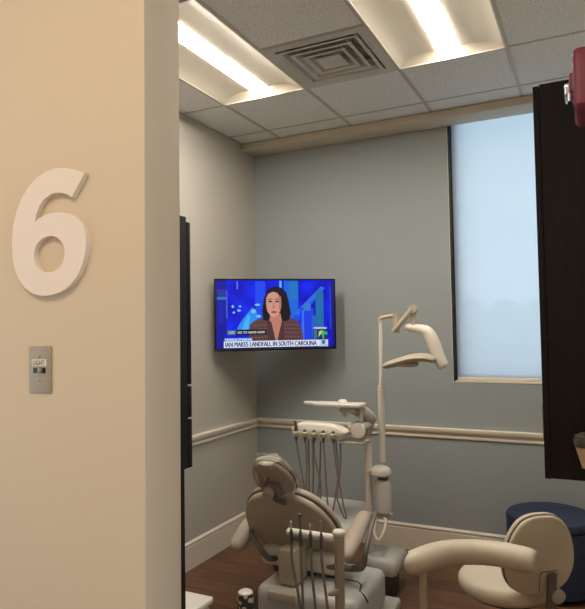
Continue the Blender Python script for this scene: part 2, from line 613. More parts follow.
# ------------------------------------------------------------------ ceiling fixtures
def troffer(cx, y1, label):
    y0 = y1 - 2 * T
    t = thing('ceiling_light', label, 'ceiling light', (cx, (y0 + y1) / 2, ZC), 'recessed troffer lights')
    hw = T / 2 - 0.012
    ya, yb = y0 + 0.010, y1 - 0.010
    half = [(hw, 0.0), (hw, 0.004), (hw * 0.90, 0.018), (hw * 0.72, 0.032), (hw * 0.50, 0.040), (hw * 0.32, 0.040), (0.061, 0.036)]
    prof = [(-x, z) for x, z in half] + [(x, z) for x, z in reversed(half)]
    b = MB()
    rows = [[b.bm.verts.new((cx + x, y, ZC + z)) for x, z in prof] for y in (ya, yb)]
    for i in range(len(prof) - 1):
        b.bm.faces.new((rows[0][i], rows[0][i + 1], rows[1][i + 1], rows[1][i]))
    obj('reflector', b, M['pan'], t)
    for y, yin in ((ya, ya + 0.05), (yb, yb - 0.05)):
        b = MB()
        lo = [b.bm.verts.new((cx + x, y, ZC + 0.001)) for x, z in prof]
        hi = [b.bm.verts.new((cx + x, y + (yin - y) * z / 0.04, ZC + z)) for x, z in prof]
        for i in range(len(prof) - 1):
            b.bm.faces.new((lo[i], lo[i + 1], hi[i + 1], hi[i]))
        obj('end_plate', b, M['pan'], t)
    b = MB()
    for xa, xb, yc, yd in ((cx - T / 2 + 0.004, cx - hw, y0 + 0.004, y1 - 0.004), (cx + hw, cx + T / 2 - 0.004, y0 + 0.004, y1 - 0.004), (cx - hw, cx + hw, y0 + 0.004, ya), (cx - hw, cx + hw, yb, y1 - 0.004)):
        b.box(xa, xb, yc, yd, ZC - 0.004, ZC + 0.012)
    obj('frame', b, M['pan'], t)
    b = MB()
    lens = [(-0.0605, 0.036), (-0.059, 0.0325), (-0.045, 0.030), (-0.02, 0.029), (0.02, 0.029), (0.045, 0.030), (0.059, 0.0325), (0.0605, 0.036)]
    b.sweep(lens, (cx, ya + 0.04, ZC), (cx, yb - 0.04, ZC), (1, 0, 0))
    obj('lens', b, M['lens'], t, label='glowing warm white lens bar')
    b = MB(); b.box(cx - 0.066, cx + 0.066, ya + 0.036, yb - 0.036, ZC + 0.0365, ZC + 0.055)  # added hidden cover, blocks the lens glow from spilling up onto the reflector
    obj('lens_glow_block', b, M['pan'], t)
    return t

troffer(GX - 1.5 * T, GY, 'recessed fluorescent ceiling light to the left of the air vent')
troffer(GX + 0.5 * T, GY, 'recessed fluorescent ceiling light to the right of the air vent, nearest the window')
# the corridor's own light, over the camera's left
tr = thing('ceiling_light', 'corridor ceiling light outside the doorway', 'ceiling light', (-0.9, -0.35, ZC - 0.03))
b = MB(); b.box(-1.5, -0.3, -0.65, -0.05, ZC - 0.02, ZC - 0.001, bev=0.004)
obj('frame', b, M['pan'], tr)
b = MB(); b.box(-1.46, -0.34, -0.61, -0.09, ZC - 0.032, ZC - 0.020)
obj('diffuser', b, M['corridor_lens'], tr)

# ---- four-way air diffuser
vc = (GX - T / 2, GY - T / 2)
av = thing('air_vent', 'square four-way ceiling air vent between the two lights', 'air vent', (vc[0], vc[1], ZC))
def sq_ring(b, hw0, z0, hw1, z1, th=0.0025):
    """a square flared frame from half width hw0 at z0 to hw1 at z1"""
    prof = [(hw0, z0), (hw1, z1), (hw1 - th, z1 + th), (hw0 - th, z0 + th)]
    rings = []
    for sx, sy in ((1, 1), (-1, 1), (-1, -1), (1, -1)):
        rings.append([V((vc[0] + sx * a, vc[1] + sy * a, ZC + z)) for a, z in prof])
    rows = [[b.bm.verts.new(p) for p in r] for r in rings]
    for i in range(4):
        A, B2 = rows[i], rows[(i + 1) % 4]
        for k in range(4):
            b.bm.faces.new((A[k], A[(k + 1) % 4], B2[(k + 1) % 4], B2[k]))
b = MB()
hw = T / 2 - 0.004
sq_ring(b, hw, -0.004, 0.245, -0.004, 0.004)
obj('frame', b, M['vent'], av)
for i, (a0, a1, z1) in enumerate(((0.238, 0.200, 0.045), (0.182, 0.146, 0.045), (0.128, 0.096, 0.045))):
    b = MB()
    sq_ring(b, a0, -0.010, a0 - 0.022, -0.008, 0.003)
    sq_ring(b, a0 - 0.022, -0.008, a1 - 0.012, z1, 0.003)
    obj('louver', b, M['vent'], av)
b = MB(); b.box(vc[0] - 0.075, vc[0] + 0.075, vc[1] - 0.075, vc[1] + 0.075, ZC - 0.012, ZC - 0.006, bev=0.003)
obj('center_plate', b, M['vent'], av)
b = MB()
b.box(vc[0] - hw, vc[0] + hw, vc[1] - hw, vc[1] + hw, ZC + 0.07, ZC + 0.074)
for s in (-1, 1):
    b.box(vc[0] + s * hw - 0.002, vc[0] + s * hw + 0.002, vc[1] - hw, vc[1] + hw, ZC, ZC + 0.07)
    b.box(vc[0] - hw, vc[0] + hw, vc[1] + s * hw - 0.002, vc[1] + s * hw + 0.002, ZC, ZC + 0.07)
obj('duct_box', b, M['tbar'], av)

# ------------------------------------------------------------------ corridor wall: number and switch
num_pts = [(328, 108), (292, 90), (252, 76), (212, 71), (175, 78), (140, 96), (110, 126), (85, 166), (66, 215), (54, 270), (49, 330), (51, 390), (58, 440), (73, 485), (96, 520), (126, 545), (160, 556), (195, 555), (235, 545), (270, 522), (300, 485), (320, 440), (330, 395), (332, 350), (325, 310), (305, 278), (275, 255), (240, 244), (205, 240), (175, 245), (150, 255), (136, 268), (141, 235), (153, 205), (171, 182), (196, 168), (220, 165), (246, 171), (265, 182), (275, 192)]
hole = [(190 + 59 * math.cos(2 * PI * k / 28), 398 + 70 * math.sin(2 * PI * k / 28)) for k in range(28)]
NX0, NX1, NZ0, NZ1 = -1.2315, -0.9970, 1.7347, 2.0245      # extents of the figure on the wall
def numxy(p):
    u = (p[0] - 49) / (332 - 49)
    v = (556 - p[1]) / (556 - 71)
    # the wall recedes to the right in the photograph: undo the foreshortening
    u = u * (1.0 + 0.10 * (1 - u))
    return (NX0 + u * (NX1 - NX0), NZ0 + v * (NZ1 - NZ0))
b = MB()
b.prism((0, YF, 0), (1, 0, 0), (0, 0, 1), [numxy(p) for p in num_pts], 0.013, [[numxy(p) for p in hole]])
n6 = obj('number_sign', b, M['sign_white'], loc=(-1.125, YF, 1.73), sharp=30)
tag(n6, 'large raised off-white figure 6 on the tan wall above the switch', 'number sign')

px0, px1, pz0, pz1 = -1.1845, -1.1135, 1.5114, 1.6187
sw = thing('switch_plate', 'brushed steel switch plate on tan wall below the figure 6', 'light switch', ((px0 + px1) / 2, YF, pz0))
b = MB(); b.box(px0, px1, YF - 0.004, YF, pz0, pz1, bev=0.0018)
obj('plate', b, M['steel'], sw)
pcx = (px0 + px1) / 2
pzc = (pz0 + pz1) / 2
for dz in (0.030, -0.026):
    b = MB(); b.lathe((pcx - 0.002, YF - 0.004, pzc + dz), [(0.0035, 0), (0.0035, -0.0008), (0.002, -0.0016)], 12, 'y')
    obj('screw', b, M['steel'], sw)
b = MB(); b.box(px0 + 0.010, px1 - 0.014, YF - 0.0048, YF - 0.0038, pzc + 0.008, pzc + 0.024)
ls = obj('label_strip', b, M['label'], sw)
b = MB()
for q in text_mesh('LIGHT', 1, bold=0.008):
    f = [b.bm.verts.new((px0 + 0.014 + x * 0.037, YF - 0.0051, pzc + 0.0105 + y * 0.011)) for x, y in q]
    b.bm.faces.new(f)
obj('lettering', b, M['ink'], ls)
b = MB(); b.box(pcx - 0.021, pcx + 0.018, YF - 0.0055, YF - 0.003, pzc - 0.008, pzc + 0.004, bev=0.001)
obj('slot', b, M['black'], sw)
b = MB(); b.box(pcx + 0.002, pcx + 0.010, YF - 0.014, YF - 0.004, pzc - 0.007, pzc + 0.006, bev=0.002)
obj('toggle', b, M['steel'], sw)

# ------------------------------------------------------------------ dark cabinets
cl = thing('cabinet', 'tall dark espresso cabinet standing behind the end of the numbered wall', 'cabinet', (-1.35, 1.35, 0))
cx0, cx1 = -1.75, -1.1
b = MB(); b.box(cx0, cx1, 1.16, 1.522, 1.238, 1.995, bev=0.002)
b.box(cx0, cx1 - 0.004, 1.16, 1.506, 0.0, 1.239)
obj('carcass', b, M['espresso'], cl)
for za, zb, nm in ((1.487, 1.980, 'door'), (1.388, 1.481, 'drawer'), (1.238, 1.382, 'drawer')):
    for k in range(2):
        w = (cx1 - cx0) / 2
        b = MB(); b.box(cx0 + k * w + 0.0015, cx0 + (k + 1) * w - (0.0015 if k == 0 else 0), 1.523, 1.542, za, zb, bev=0.0015)
        d = obj(nm, b, M['espresso'], cl)
        hx = cx0 + (k + 0.5) * w
        b = MB(); b.tube([(hx - 0.05, 1.541, (za + zb) / 2), (hx - 0.05, 1.556, (za + zb) / 2), (hx + 0.05, 1.556, (za + zb) / 2), (hx + 0.05, 1.541, (za + zb) / 2)], 0.004, 8)
        obj('handle', b, M['steel'], d)

cr = thing('cabinet', 'dark espresso wall cabinet hanging beside the window', 'cabinet', (0.06, 2.42, 1.143))
b = MB(); b.box(-0.137, XR - 0.002, 2.2, 2.64, 1.143, 2.460, bev=0.002)
obj('carcass', b, M['espresso'], cr)
for k in range(2):
    b = MB(); b.box(-0.158, -0.138, 2.201 + k * 0.2195, 2.417 + k * 0.2225, 1.141, 2.455, bev=0.0015)
    d = obj('door', b, M['espresso'], cr)
    hy = 2.40 if k == 0 else 2.44
    b = MB(); b.tube([(-0.157, hy, 1.24), (-0.172, hy, 1.24), (-0.172, hy, 1.36), (-0.157, hy, 1.36)], 0.004, 8)
    obj('handle', b, M['steel'], d)

# cup and its holder on the cabinet's end
ch = thing('cup_holder', 'round dark cup holder on the end of the hanging dark cabinet', 'cup holder', (-0.035, 2.2, 1.26))
b = MB()
b.lathe((-0.030, 2.155, 1.262), [(0.026, 0), (0.036, 0.002), (0.038, 0.02), (0.034, 0.036), (0.018, 0.044), (0.001, 0.046)], 24)
b.box(-0.045, -0.015, 2.18, 2.2, 1.262, 1.30, bev=0.003)
obj('ring', b, M['dark_grey'], ch)
cup = MB()
cup.lathe((-0.030, 2.155, 1.195), [(0.015, 0), (0.020, 0.02), (0.033, 0.066), (0.031, 0.0668), (0.018, 0.02), (0.013, 0.002)], 24)
tag(obj('paper_cup', cup, M['paper'], loc=(-0.03, 2.155, 1.195)), 'beige tapered paper cup hanging in the dark holder on the cabinet end', 'cup')

# fire alarm strobe on the jamb at the right
fa = thing('fire_alarm', 'red fire alarm with silver strobe at the right edge of the doorway', 'fire alarm', (XJR, 1.082, 2.05))
zc = 2.030
oct_ = [(-0.050, -0.048), (0.050, -0.048), (0.056, -0.042), (0.056, 0.030), (0.046, 0.048), (-0.046, 0.048), (-0.056, 0.030), (-0.056, -0.042)]
b = MB()
b.pad((XJR, 1.082, zc), (0, -1, 0), (0, 0, 1), oct_, 0.036, 0.010)
b.pad((XJR - 0.032, 1.082, zc + 0.002), (0, -1, 0), (0, 0, 1), rrect(0.062, 0.034, 0.008), 0.010, 0.006)
obj('housing', b, M['red'], fa)
b = MB()
b.pad((XJR - 0.036, 1.082, zc - 0.006), (0, -1, 0), (0, 0, 1), rrect(0.05, 0.020, 0.005), 0.013, 0.004)
b.lathe((XJR - 0.041, 1.060, zc - 0.020), [(0.003, -0.006), (0.004, -0.003), (0.004, 0.006)], 12)
obj('strobe_lens', b, M['chrome'], fa, label='silver strobe lens')

# ------------------------------------------------------------------ television in the corner
tl = V((-2.500, 3.800, 0)); tR = V((-1.770, 4.370, 0))
tdir = (tR - tl).normalized()
tback = V((-tdir.y, tdir.x, 0))                     # away from the viewer, into the corner
TW = (tR - tl).length
TZ0, TZ1 = 1.490, 2.028
TH = TZ1 - TZ0
tv = thing('television', 'flat television mounted across the corner showing a newscast', 'television', ((tl + tR) / 2 + V((0, 0, TZ0))))
frame = Matrix(((tdir.x, tback.x, 0, tl.x), (tdir.y, tback.y, 0, tl.y), (0, 0, 1, TZ0), (0, 0, 0, 1)))
b = MB()
b.box(0, TW, 0.004, 0.040, 0, TH, bev=0.004, mtx=frame)
b.box(0.16, TW - 0.16, 0.038, 0.070, 0.06, TH - 0.12, bev=0.01, mtx=frame)
obj('casing', b, M['black'], tv)
b = MB()
bz = 0.011
for x0, x1, z0, z1 in ((0, TW, 0, 0.016), (0, TW, TH - bz, TH), (0, bz, 0.016, TH - bz), (TW - bz, TW, 0.016, TH - bz)):
    b.box(x0, x1, -0.002, 0.006, z0, z1, bev=0.0015, mtx=frame)
obj('bezel', b, M['black'], tv)
b = MB()
b.box(TW / 2 - 0.12, TW / 2 + 0.12, 0.066, 0.076, 0.12, TH - 0.12, bev=0.003, mtx=frame)
mid = frame @ V((TW / 2, 0.074, TH / 2))
b.tube([mid, mid + tback * 0.08 + V((0.04, 0, 0)), V((XL + 0.38, YB - 0.02, TZ0 + TH / 2))], 0.018, 8)
b.box(XL + 0.30, XL + 0.46, YB - 0.02, YB, TZ0 + 0.15, TZ1 - 0.15, bev=0.003)
obj('wall_bracket', b, M['black'], tv)

# picture: flat layers of one screen mesh, coordinates in "picture pixels" (x right 0..117, y down 0..68)
b = MB()
bm = b.bm
lay = bm.loops.layers.float_color.new('picture')
SW, SH = TW - 2 * bz, TH - bz - 0.016
level = [0]
ox = [0.0]
def poly(pts, c, z=None):
    k = level[0] if z is None else z
    vs = [bm.verts.new(frame @ V((bz + (x + ox[0]) / 117.0 * SW, 0.0035 - 0.00002 * k, 0.016 + (1 - y / 68.0) * SH))) for x, y in pts]
    try:
        f = bm.faces.new(vs)
    except ValueError:
        return
    cc = rgb(*c)
    for l in f.loops:
        l[lay] = cc
    if z is None:
        level[0] += 1
def rect(x0, y0, x1, y1, c): poly([(x0, y0), (x1, y0), (x1, y1), (x0, y1)], c)
def oval(cx, cy, rx, ry, c, n=24): poly([(cx + rx * math.cos(2 * PI * k / n), cy + ry * math.sin(2 * PI * k / n)) for k in range(n)], c)
def words(s, x0, y0, x1, y1, c, bold=0.0):
    for q in text_mesh(s, 1, bold=bold):
        poly([(x0 + x * (x1 - x0), y1 - y * (y1 - y0)) for x, y in q], c, z=level[0])
    level[0] += 1
# blue studio
for i in range(24):
    for j in range(12):
        vs = []
        for a, c in ((i, j), (i + 1, j), (i + 1, j + 1), (i, j + 1)):
            vs.append(bm.verts.new(frame @ V((bz + a / 24 * SW, 0.0035, 0.016 + (1 - c / 12) * SH))))
        f = bm.faces.new(vs)
        for l, (a, c) in zip(f.loops, ((i, j), (i + 1, j), (i + 1, j + 1), (i, j + 1))):
            v = 0.5 + 0.5 * math.sin(a * 0.9 + 1.3 * math.sin(c * 0.7)) * math.cos(c * 0.8 - a * 0.2)
            l[lay] = rgb(int(1 + 5 * v), int(3 + 34 * v), int(176 + 66 * v))
level[0] = 1
rect(0, 0, 10, 68, (16, 18, 150))
rect(1.5, 9, 9, 20, (40, 50, 150))
rect(1, 16.5, 9.5, 19, (40, 120, 180))
rect(2.5, 22, 7, 42, (26, 30, 170))
rect(9.5, 10, 11, 38, (60, 90, 220))
rect(20, 1, 21.2, 9, (90, 130, 235))
rect(38, 1, 48, 40, (20, 70, 235))
poly([(18, 52), (22, 44), (26, 38), (31, 32), (35, 27), (39, 30), (40, 36), (38, 46), (36, 54)], (40, 140, 235))
poly([(24, 52), (27, 42), (31, 34), (33, 36), (30, 52)], (70, 175, 245))
for a in ((40, 24.5, 2.8, 1.1), (23, 26, 1.4, 1.0), (16, 26, 1.2, 1.6), (17, 32, 1.3, 1.1), (22, 30, 2, 1.2), (36, 31, 2.3, 2), (41, 36, 2.4, 1.6)):
    oval(*a, (120, 190, 250), 10)
rect(62, 0.5, 64, 12, (90, 190, 245))
rect(66.5, 0.5, 80.5, 42, (24, 100, 215))
rect(72, 0.5, 80.5, 20, (22, 116, 190))
poly([(76, 46), (66, 46), (104, 6), (108, 8)], (24, 76, 225))
poly([(80, 36), (76, 34), (104, 6), (107, 8.5)], (40, 110, 215))
rect(82, 28, 96, 68, (26, 60, 225))
rect(86, 24, 93, 31, (50, 120, 210))
rect(84, 30, 86, 60, (60, 110, 245))
poly([(98, 66), (98, 12), (102, 9.5), (106, 12), (106, 66)], (28, 108, 165))
rect(94, 36, 98, 62, (30, 96, 190))
rect(112, 6, 114, 50, (26, 60, 190))
rect(114, 1, 117, 68, (14, 16, 130))
ox[0] = -2.5
# presenter: hair, jacket, neck, face
poly([(33, 68), (35, 44), (40, 40), (52, 36.5), (68, 36.5), (79, 39), (84, 44), (87, 54), (88, 68)], (92, 60, 62))
for k in range(16):
    x = 35 + k * 3.2
    if not 53 < x < 67:
        poly([(x, 44), (x + 0.7, 44), (x + 1.6, 68), (x + 0.9, 68)], (70, 44, 50), z=level[0])
level[0] += 1
for k in range(6):
    poly([(36, 45 + k * 4), (54, 44 + k * 4), (54, 44.6 + k * 4), (36, 45.6 + k * 4)], (122, 86, 84), z=level[0])
    poly([(68, 44 + k * 4), (86, 45 + k * 4), (86, 45.6 + k * 4), (68, 44.6 + k * 4)], (122, 86, 84), z=level[0])
level[0] += 1
poly([(48, 40), (47, 30), (49, 18), (53, 9.5), (60, 6.2), (66, 7.5), (71, 12), (73.5, 22), (75.5, 34), (73, 40.5), (64, 42), (55, 41)], (22, 14, 22))
poly([(55, 33), (65, 33), (66.5, 42), (63.5, 56), (61, 62), (58, 56), (54, 42)], (186, 124, 104))
poly([(52, 39), (56, 42), (60.5, 63), (57, 68), (52, 56)], (76, 48, 52))
poly([(68, 40), (66, 42), (61, 63), (64, 68), (69, 58)], (76, 48, 52))
poly([(51, 24), (51.2, 18), (53.5, 13.5), (58, 11.6), (62.5, 12.8), (65.2, 17), (66, 24), (65.2, 30), (62.4, 35), (58.8, 37.5), (55, 35.6), (52, 30.5)], (205, 146, 128))
poly([(62, 12.8), (66, 17), (66.2, 26), (65, 31.5), (63.6, 28), (64.2, 20)], (172, 112, 100))
for ex in (55.0, 62.0):
    poly([(ex - 2.3, 19.2), (ex, 18.3), (ex + 2.2, 19.0), (ex + 2.2, 19.6), (ex, 19.1), (ex - 2.3, 19.9)], (60, 32, 34))
    oval(ex, 21.4, 1.9, 0.9, (84, 48, 46), 12)
    oval(ex, 21.4, 0.8, 0.7, (24, 14, 18), 8)
poly([(58, 21), (59, 21), (59.9, 27), (57.2, 27)], (190, 128, 112))
poly([(57.0, 27), (60.2, 27), (58.6, 28)], (150, 92, 84))
oval(58.6, 32, 2.9, 1.1, (150, 70, 76), 14)
poly([(55.9, 32), (61.3, 32), (58.6, 32.3)], (100, 42, 50))
ox[0] = 0.0
# captions
rect(10.5, 49.5, 18.5, 54, (70, 110, 130))
words('LIVE', 12, 50.6, 17, 53, (190, 215, 215), 0.02)
rect(19, 49, 48.5, 54.2, (8, 10, 22))
words('GO TO NEWS NOW', 20.5, 50.7, 47, 53, (225, 225, 230), 0.02)
rect(7.5, 57.2, 34.5, 60.4, (80, 130, 225))
words('TROPICAL STORM IAN', 8.2, 57.8, 34, 59.8, (235, 242, 250), 0.02)
rect(7, 60.4, 103, 66.8, (216, 224, 246))
words('IAN MAKES LANDFALL IN SOUTH CAROLINA', 8.4, 61.3, 98.1, 65.9, (14, 18, 58))
words('IAN MAKES LANDFALL IN SOUTH CAROLINA', 8.8, 61.3, 98.5, 65.9, (14, 18, 58))
rect(101, 60.4, 110, 68, (196, 212, 246))
oval(105.4, 62.9, 2.3, 2.1, (34, 48, 90), 16)
oval(105.4, 62.9, 2.2, 1.2, (150, 168, 215), 14)
oval(105.4, 62.9, 1.0, 1.0, (20, 26, 60), 12)
rect(101, 65.8, 110, 66.2, (70, 90, 150))
# weather inset
rect(95, 49.6, 110, 60.4, (24, 40, 110))
rect(95, 47.6, 109, 49.6, (130, 150, 230))
words('TROPICAL', 96, 47.9, 108, 49.3, (235, 240, 250), 0.02)
rect(95.6, 50.4, 99, 60, (70, 100, 150))
poly([(100, 58), (101, 52), (104, 50.5), (107, 52), (109.5, 53), (109.5, 55.5), (106.5, 55), (105.8, 60), (104.6, 60), (104, 55.5), (102, 55), (101, 58)], (60, 170, 110))
poly([(100.4, 57), (101, 52.4), (103.4, 51), (104.4, 53), (102.6, 55)], (190, 215, 50))
rect(0, 67.2, 117, 68, (10, 12, 60))
scr = obj('screen', b, M['screen'], tv, label='bright blue picture of a presenter in a brown jacket above a white caption bar')

# ------------------------------------------------------------------ dental chair (faces the window wall)
CXc = -1.575
dc = thing('dental_chair', 'cream and taupe reclining dental chair facing the window wall', 'dental chair', (CXc, 3.28, 0))
tilt = math.radians(33)
U = V((0, -math.sin(tilt), math.cos(tilt)))          # up along the back
NB = V((0, -math.cos(tilt), -math.sin(tilt)))        # out of the back shell, towards the doorway
RX = V((1, 0, 0))
Pb = V((CXc, 3.22, 0.38))
half = [(0, -0.060), (0.11, -0.052), (0.20, -0.018), (0.262, 0.045), (0.284, 0.13), (0.276, 0.22), (0.242, 0.305), (0.184, 0.375), (0.11, 0.415), (0.05, 0.43), (0, 0.432)]
back_o = closed(mirror(half)[:], 5)
# RX x U = (0,-cos,-sin) = NB : slab thickness runs towards the doorway
b = MB(); b.pad(Pb - NB * 0.045, RX, U, back_o, 0.045, 0.028, dome=0.012)
bs = obj('back_shell', b, M['cream_shell'], dc)
b = MB(); b.pad(Pb - NB * 0.088, RX, U, [(x * 1.025, (y - 0.2) * 1.025 + 0.2) for x, y in back_o], 0.042, 0.020, dome=0.010)
obj('back_cushion', b, M['vinyl'], dc)
b = MB(); b.pad(Pb - NB * 0.054, RX, U, [(x * 1.03, (y - 0.2) * 1.03 + 0.2) for x, y in back_o], 0.013, 0.006)
obj('piping', b, M['vinyl_edge'], dc, label='dark band around the back edge')
# back support arm and hub
b = MB()
b.box(-0.054, 0.054, 2.985, 3.14, 0.268, 0.46, bev=0.014, seg=3, mtx=Matrix.Translation((CXc + 0.052, 0, 0)))
obj('back_support', b, M['cream_shell'], dc)
# headrest
tilt2 = math.radians(38)
U2 = V((0, -math.sin(tilt2), math.cos(tilt2)))
NH = V((0, -math.cos(tilt2), -math.sin(tilt2)))
Ph = V((CXc + 0.010, 2.985, 0.752))
hh = [(0, -0.014), (0.066, -0.008), (0.108, 0.03), (0.122, 0.088), (0.112, 0.158), (0.079, 0.212), (0.038, 0.238), (0, 0.242)]
head_o = closed(mirror(hh), 5)
b = MB(); b.pad(Ph - NH * 0.03, RX, U2, head_o, 0.03, 0.018, dome=0.012)
obj('headrest_shell', b, M['cream_shell'], dc)
b = MB(); b.pad(Ph - NH * 0.062, RX, U2, [(x * 1.03, (y - 0.1) * 1.03 + 0.1) for x, y in head_o], 0.032, 0.016, dome=0.014)
obj('headrest_cushion', b, M['vinyl'], dc)
b = MB(); b.pad(Ph - NH * 0.034, RX, U2, [(x * 1.03, (y - 0.1) * 1.03 + 0.1) for x, y in head_o], 0.008, 0.004)
obj('headrest_piping', b, M['vinyl_edge'], dc, label='dark band around the headrest edge')
b = MB()
pj = Ph + U2 * 0.080 + NH * 0.012
b.box(-0.030, 0.042, -0.05, 0.035, 0.0, 0.018, bev=0.008, mtx=Matrix.Translation(pj) @ Matrix(((1, 0, NH.x, 0), (0, U2.y, NH.y, 0), (0, U2.z, NH.z, 0), (0, 0, 0, 1))))
p1 = Ph - U2 * 0.01 + NH * 0.03
b.tube([pj + NH * 0.01, p1 - NH * 0.01, Pb + U * 0.425 + NB * 0.012 + RX * 0.03, Pb + U * 0.385 + NB * 0.012 + RX * 0.035], [0.018, 0.022, 0.018, 0.010], 10, smooth=4, up=(1, 0, 0), ratio=1.6)
hm = obj('headrest_bracket', b, M['vinyl_edge'], dc, label='dark brown headrest bracket')
b = MB()
kc = Ph + U2 * 0.066 + NH * 0.046 + RX * (-0.020)
b.tube([kc - NH * 0.02, kc + NH * 0.012, kc + NH * 0.02], [0.031, 0.031, 0.025], 24)
obj('release_knob', b, M['cream_shell'], hm)
b = MB()
kc2 = Ph + U2 * 0.142 + NH * 0.010 - RX * 0.012
b.tube([kc2, kc2 + NH * 0.006], [0.008, 0.006], 12)
obj('bolt', b, M['black'], hm)

# seat and leg rest
b = MB()
sp = [(0, -0.06), (0.20, -0.05), (0.268, 0.02), (0.265, 0.20), (0.235, 0.42), (0.215, 0.60), (0.18, 0.66), (0, 0.675)]
seat_o = closed(mirror(sp), 5)
sd = V((0, math.cos(math.radians(2)), math.sin(math.radians(2))))
b.pad((CXc, 3.27, 0.37), RX, sd, seat_o, 0.10, 0.035, dome=0.012)
obj('seat_cushion', b, M['vinyl_grey'], dc)
b = MB()
b.box(CXc - 0.20, CXc + 0.20, 3.22, 3.80, 0.33, 0.372, bev=0.012)
obj('seat_frame', b, M['cream_shell'], dc)
b = MB()
b.box(-1.780, -1.295, 3.145, 3.32, 0.285, 0.392, bev=0.035, seg=4)
obj('hip_cushion', b, M['white'], dc, label='pale hip cushion')
b = MB()
b.box(CXc - 0.13, CXc + 0.13, 3.16, 3.45, 0.25, 0.345, bev=0.02)
obj('lift_column', b, M['dark_grey'], dc)
# base
b = MB()
b.box(-1.70, -1.115, 2.95, 3.46, 0.06, 0.262, bev=0.045, seg=4)
bb = obj('base', b, M['vinyl_grey'], dc)
b = MB()
b.box(-1.615, -1.445, 2.925, 2.97, 0.20, 0.25, bev=0.008)
b.lathe((-1.53, 2.925, 0.222), [(0.012, 0.0), (0.012, -0.002), (0.008, -0.003)], 14, 'y')
obj('base_panel', b, M['cream_shell'], bb)
b = MB()
b.tube([(-1.40, 3.20, 0.2630), (-1.20, 3.20, 0.2630), (-1.165, 3.17, 0.2625), (-1.150, 3.10, 0.2610), (-1.12, 3.09, 0.245), (-1.1, 3.09, 0.21)], 0.004, 6)
obj('seam', b, M['black'], bb)
b = MB()
b.box(-1.76, -1.06, 2.90, 3.56, 0.0, 0.062, bev=0.018, seg=3)
obj('foot_plate', b, M['grey'], dc)
# armrests: pad + looped bracket
for s in (1, -1):
    b = MB()
    x = CXc + (0.385 if s > 0 else -0.330)
    dz = -0.012 if s > 0 else -0.088
    yy = 0.0 if s > 0 else 0.09
    b.tube([(x, 2.985 + yy, 0.462 + dz), (x, 2.995 + yy, 0.468 + dz), (x, 3.02 + yy, 0.484 + dz), (x, 3.12 + yy, 0.530 + dz), (x, 3.22 + yy, 0.570 + dz), (x, 3.31 + yy * 0.5, 0.600 + dz), (x, 3.325 + yy * 0.5, 0.604 + dz), (x, 3.332 + yy * 0.5, 0.606 + dz)],
           [0.012, 0.028, 0.042, 0.050, 0.047, 0.038, 0.026, 0.01] if s > 0 else [0.016, 0.034, 0.048, 0.056, 0.054, 0.044, 0.03, 0.01], 16, smooth=2, up=(0, 0, 1), ratio=0.85)
    ap = obj('armrest', b, M['vinyl'], dc)
    b = MB()
    xo = x + s * 0.040
    if s > 0:
        b.tube([(-1.128, 3.335, 0.615), (-1.126, 3.23, 0.545), (-1.126, 3.14, 0.465), (-1.135, 3.135, 0.400), (-1.17, 3.13, 0.362), (CXc + 0.22, 3.16, 0.338)],
               [0.008, 0.013, 0.015, 0.016, 0.018, 0.018], 10, smooth=4)
    else:
        b.tube([(-1.86, 3.19, 0.475), (-1.82, 3.13, 0.455), (-1.77, 3.10, 0.425), (-1.715, 3.09, 0.372), (-1.69, 3.11, 0.345), (-1.66, 3.18, 0.335)],
               [0.010, 0.015, 0.016, 0.016, 0.016, 0.016], 10, smooth=4)
    obj('arm_bracket', b, M['vinyl_edge'], ap, label='dark arm bracket')

# clear plastic cover over the headrest
b = MB()
rings = []
n = 26
for j in range(9):
    f = j / 8
    ring = []
    for k in range(n):
        a = 2 * PI * k / n
        w = 0.130 * (1 - 0.45 * f ** 3)
        d = 0.066 * (1 - 0.35 * f ** 3)
        cr_ = 1 + 0.06 * math.sin(5 * a + 3 * f) + 0.05 * math.sin(11 * a - 7 * f)
        p = Ph + U2 * (0.035 + 0.225 * f + 0.012 * math.sin(4 * a + f * 5)) - NH * 0.024 + RX * 0.014 + RX * (w * cr_ * math.cos(a)) + NH * (d * cr_ * math.sin(a))
        ring.append(p)
    rings.append(ring)
b.rings(rings, False, True)
hc = obj('headrest_cover', b, M['film'], loc=tuple(Ph), sharp=12)
tag(hc, 'crinkled clear plastic bag pulled over the dental chair headrest', 'plastic cover')

# ------------------------------------------------------------------ delivery unit
du = thing('delivery_unit', 'white dental delivery unit with tray and instrument head beside the chair', 'dental unit', (-1.16, 3.70, 0))
b = MB()
b.box(-1.29, -1.14, 3.66, 3.80, 0.0, 0.15, bev=0.015)
obj('pedestal', b, M['dark_grey'], du)
b = MB()
b.box(-1.32, -1.095, 3.58, 3.86, 0.145, 0.255, bev=0.04, seg=4)
obj('junction_box', b, M['vinyl_grey'], du)
b = MB()
b.tube([(-1.296, 3.70, 0.24), (-1.296, 3.70, 0.98)], 0.023, 18)
obj('post', b, M['white'], du)
b = MB()
b.lathe((-1.212, 3.68, 0.738), [(0.058, 0.0), (0.066, 0.004), (0.067, 0.020), (0.060, 0.036), (0.042, 0.050), (0.018, 0.057), (0.001, 0.058)], 28)
b.box(-1.30, -1.205, 3.665, 3.705, 0.742, 0.764, bev=0.008)
obj('bottle_cap_housing', b, M['white'], du)
b = MB()
b.lathe((-1.198, 3.68, 0.508), [(0.040, 0), (0.047, 0.006), (0.050, 0.03), (0.050, 0.165), (0.044, 0.190), (0.030, 0.200), (0.028, 0.230)], 26)
wb = obj('water_bottle', b, M['bottle'], du, label='pale cloudy water bottle')
b = MB(); b.lathe((-1.198, 3.68, 0.708), [(0.033, 0), (0.033, 0.018)], 22)
obj('bottle_collar', b, M['dark_grey'], wb)
b = MB()
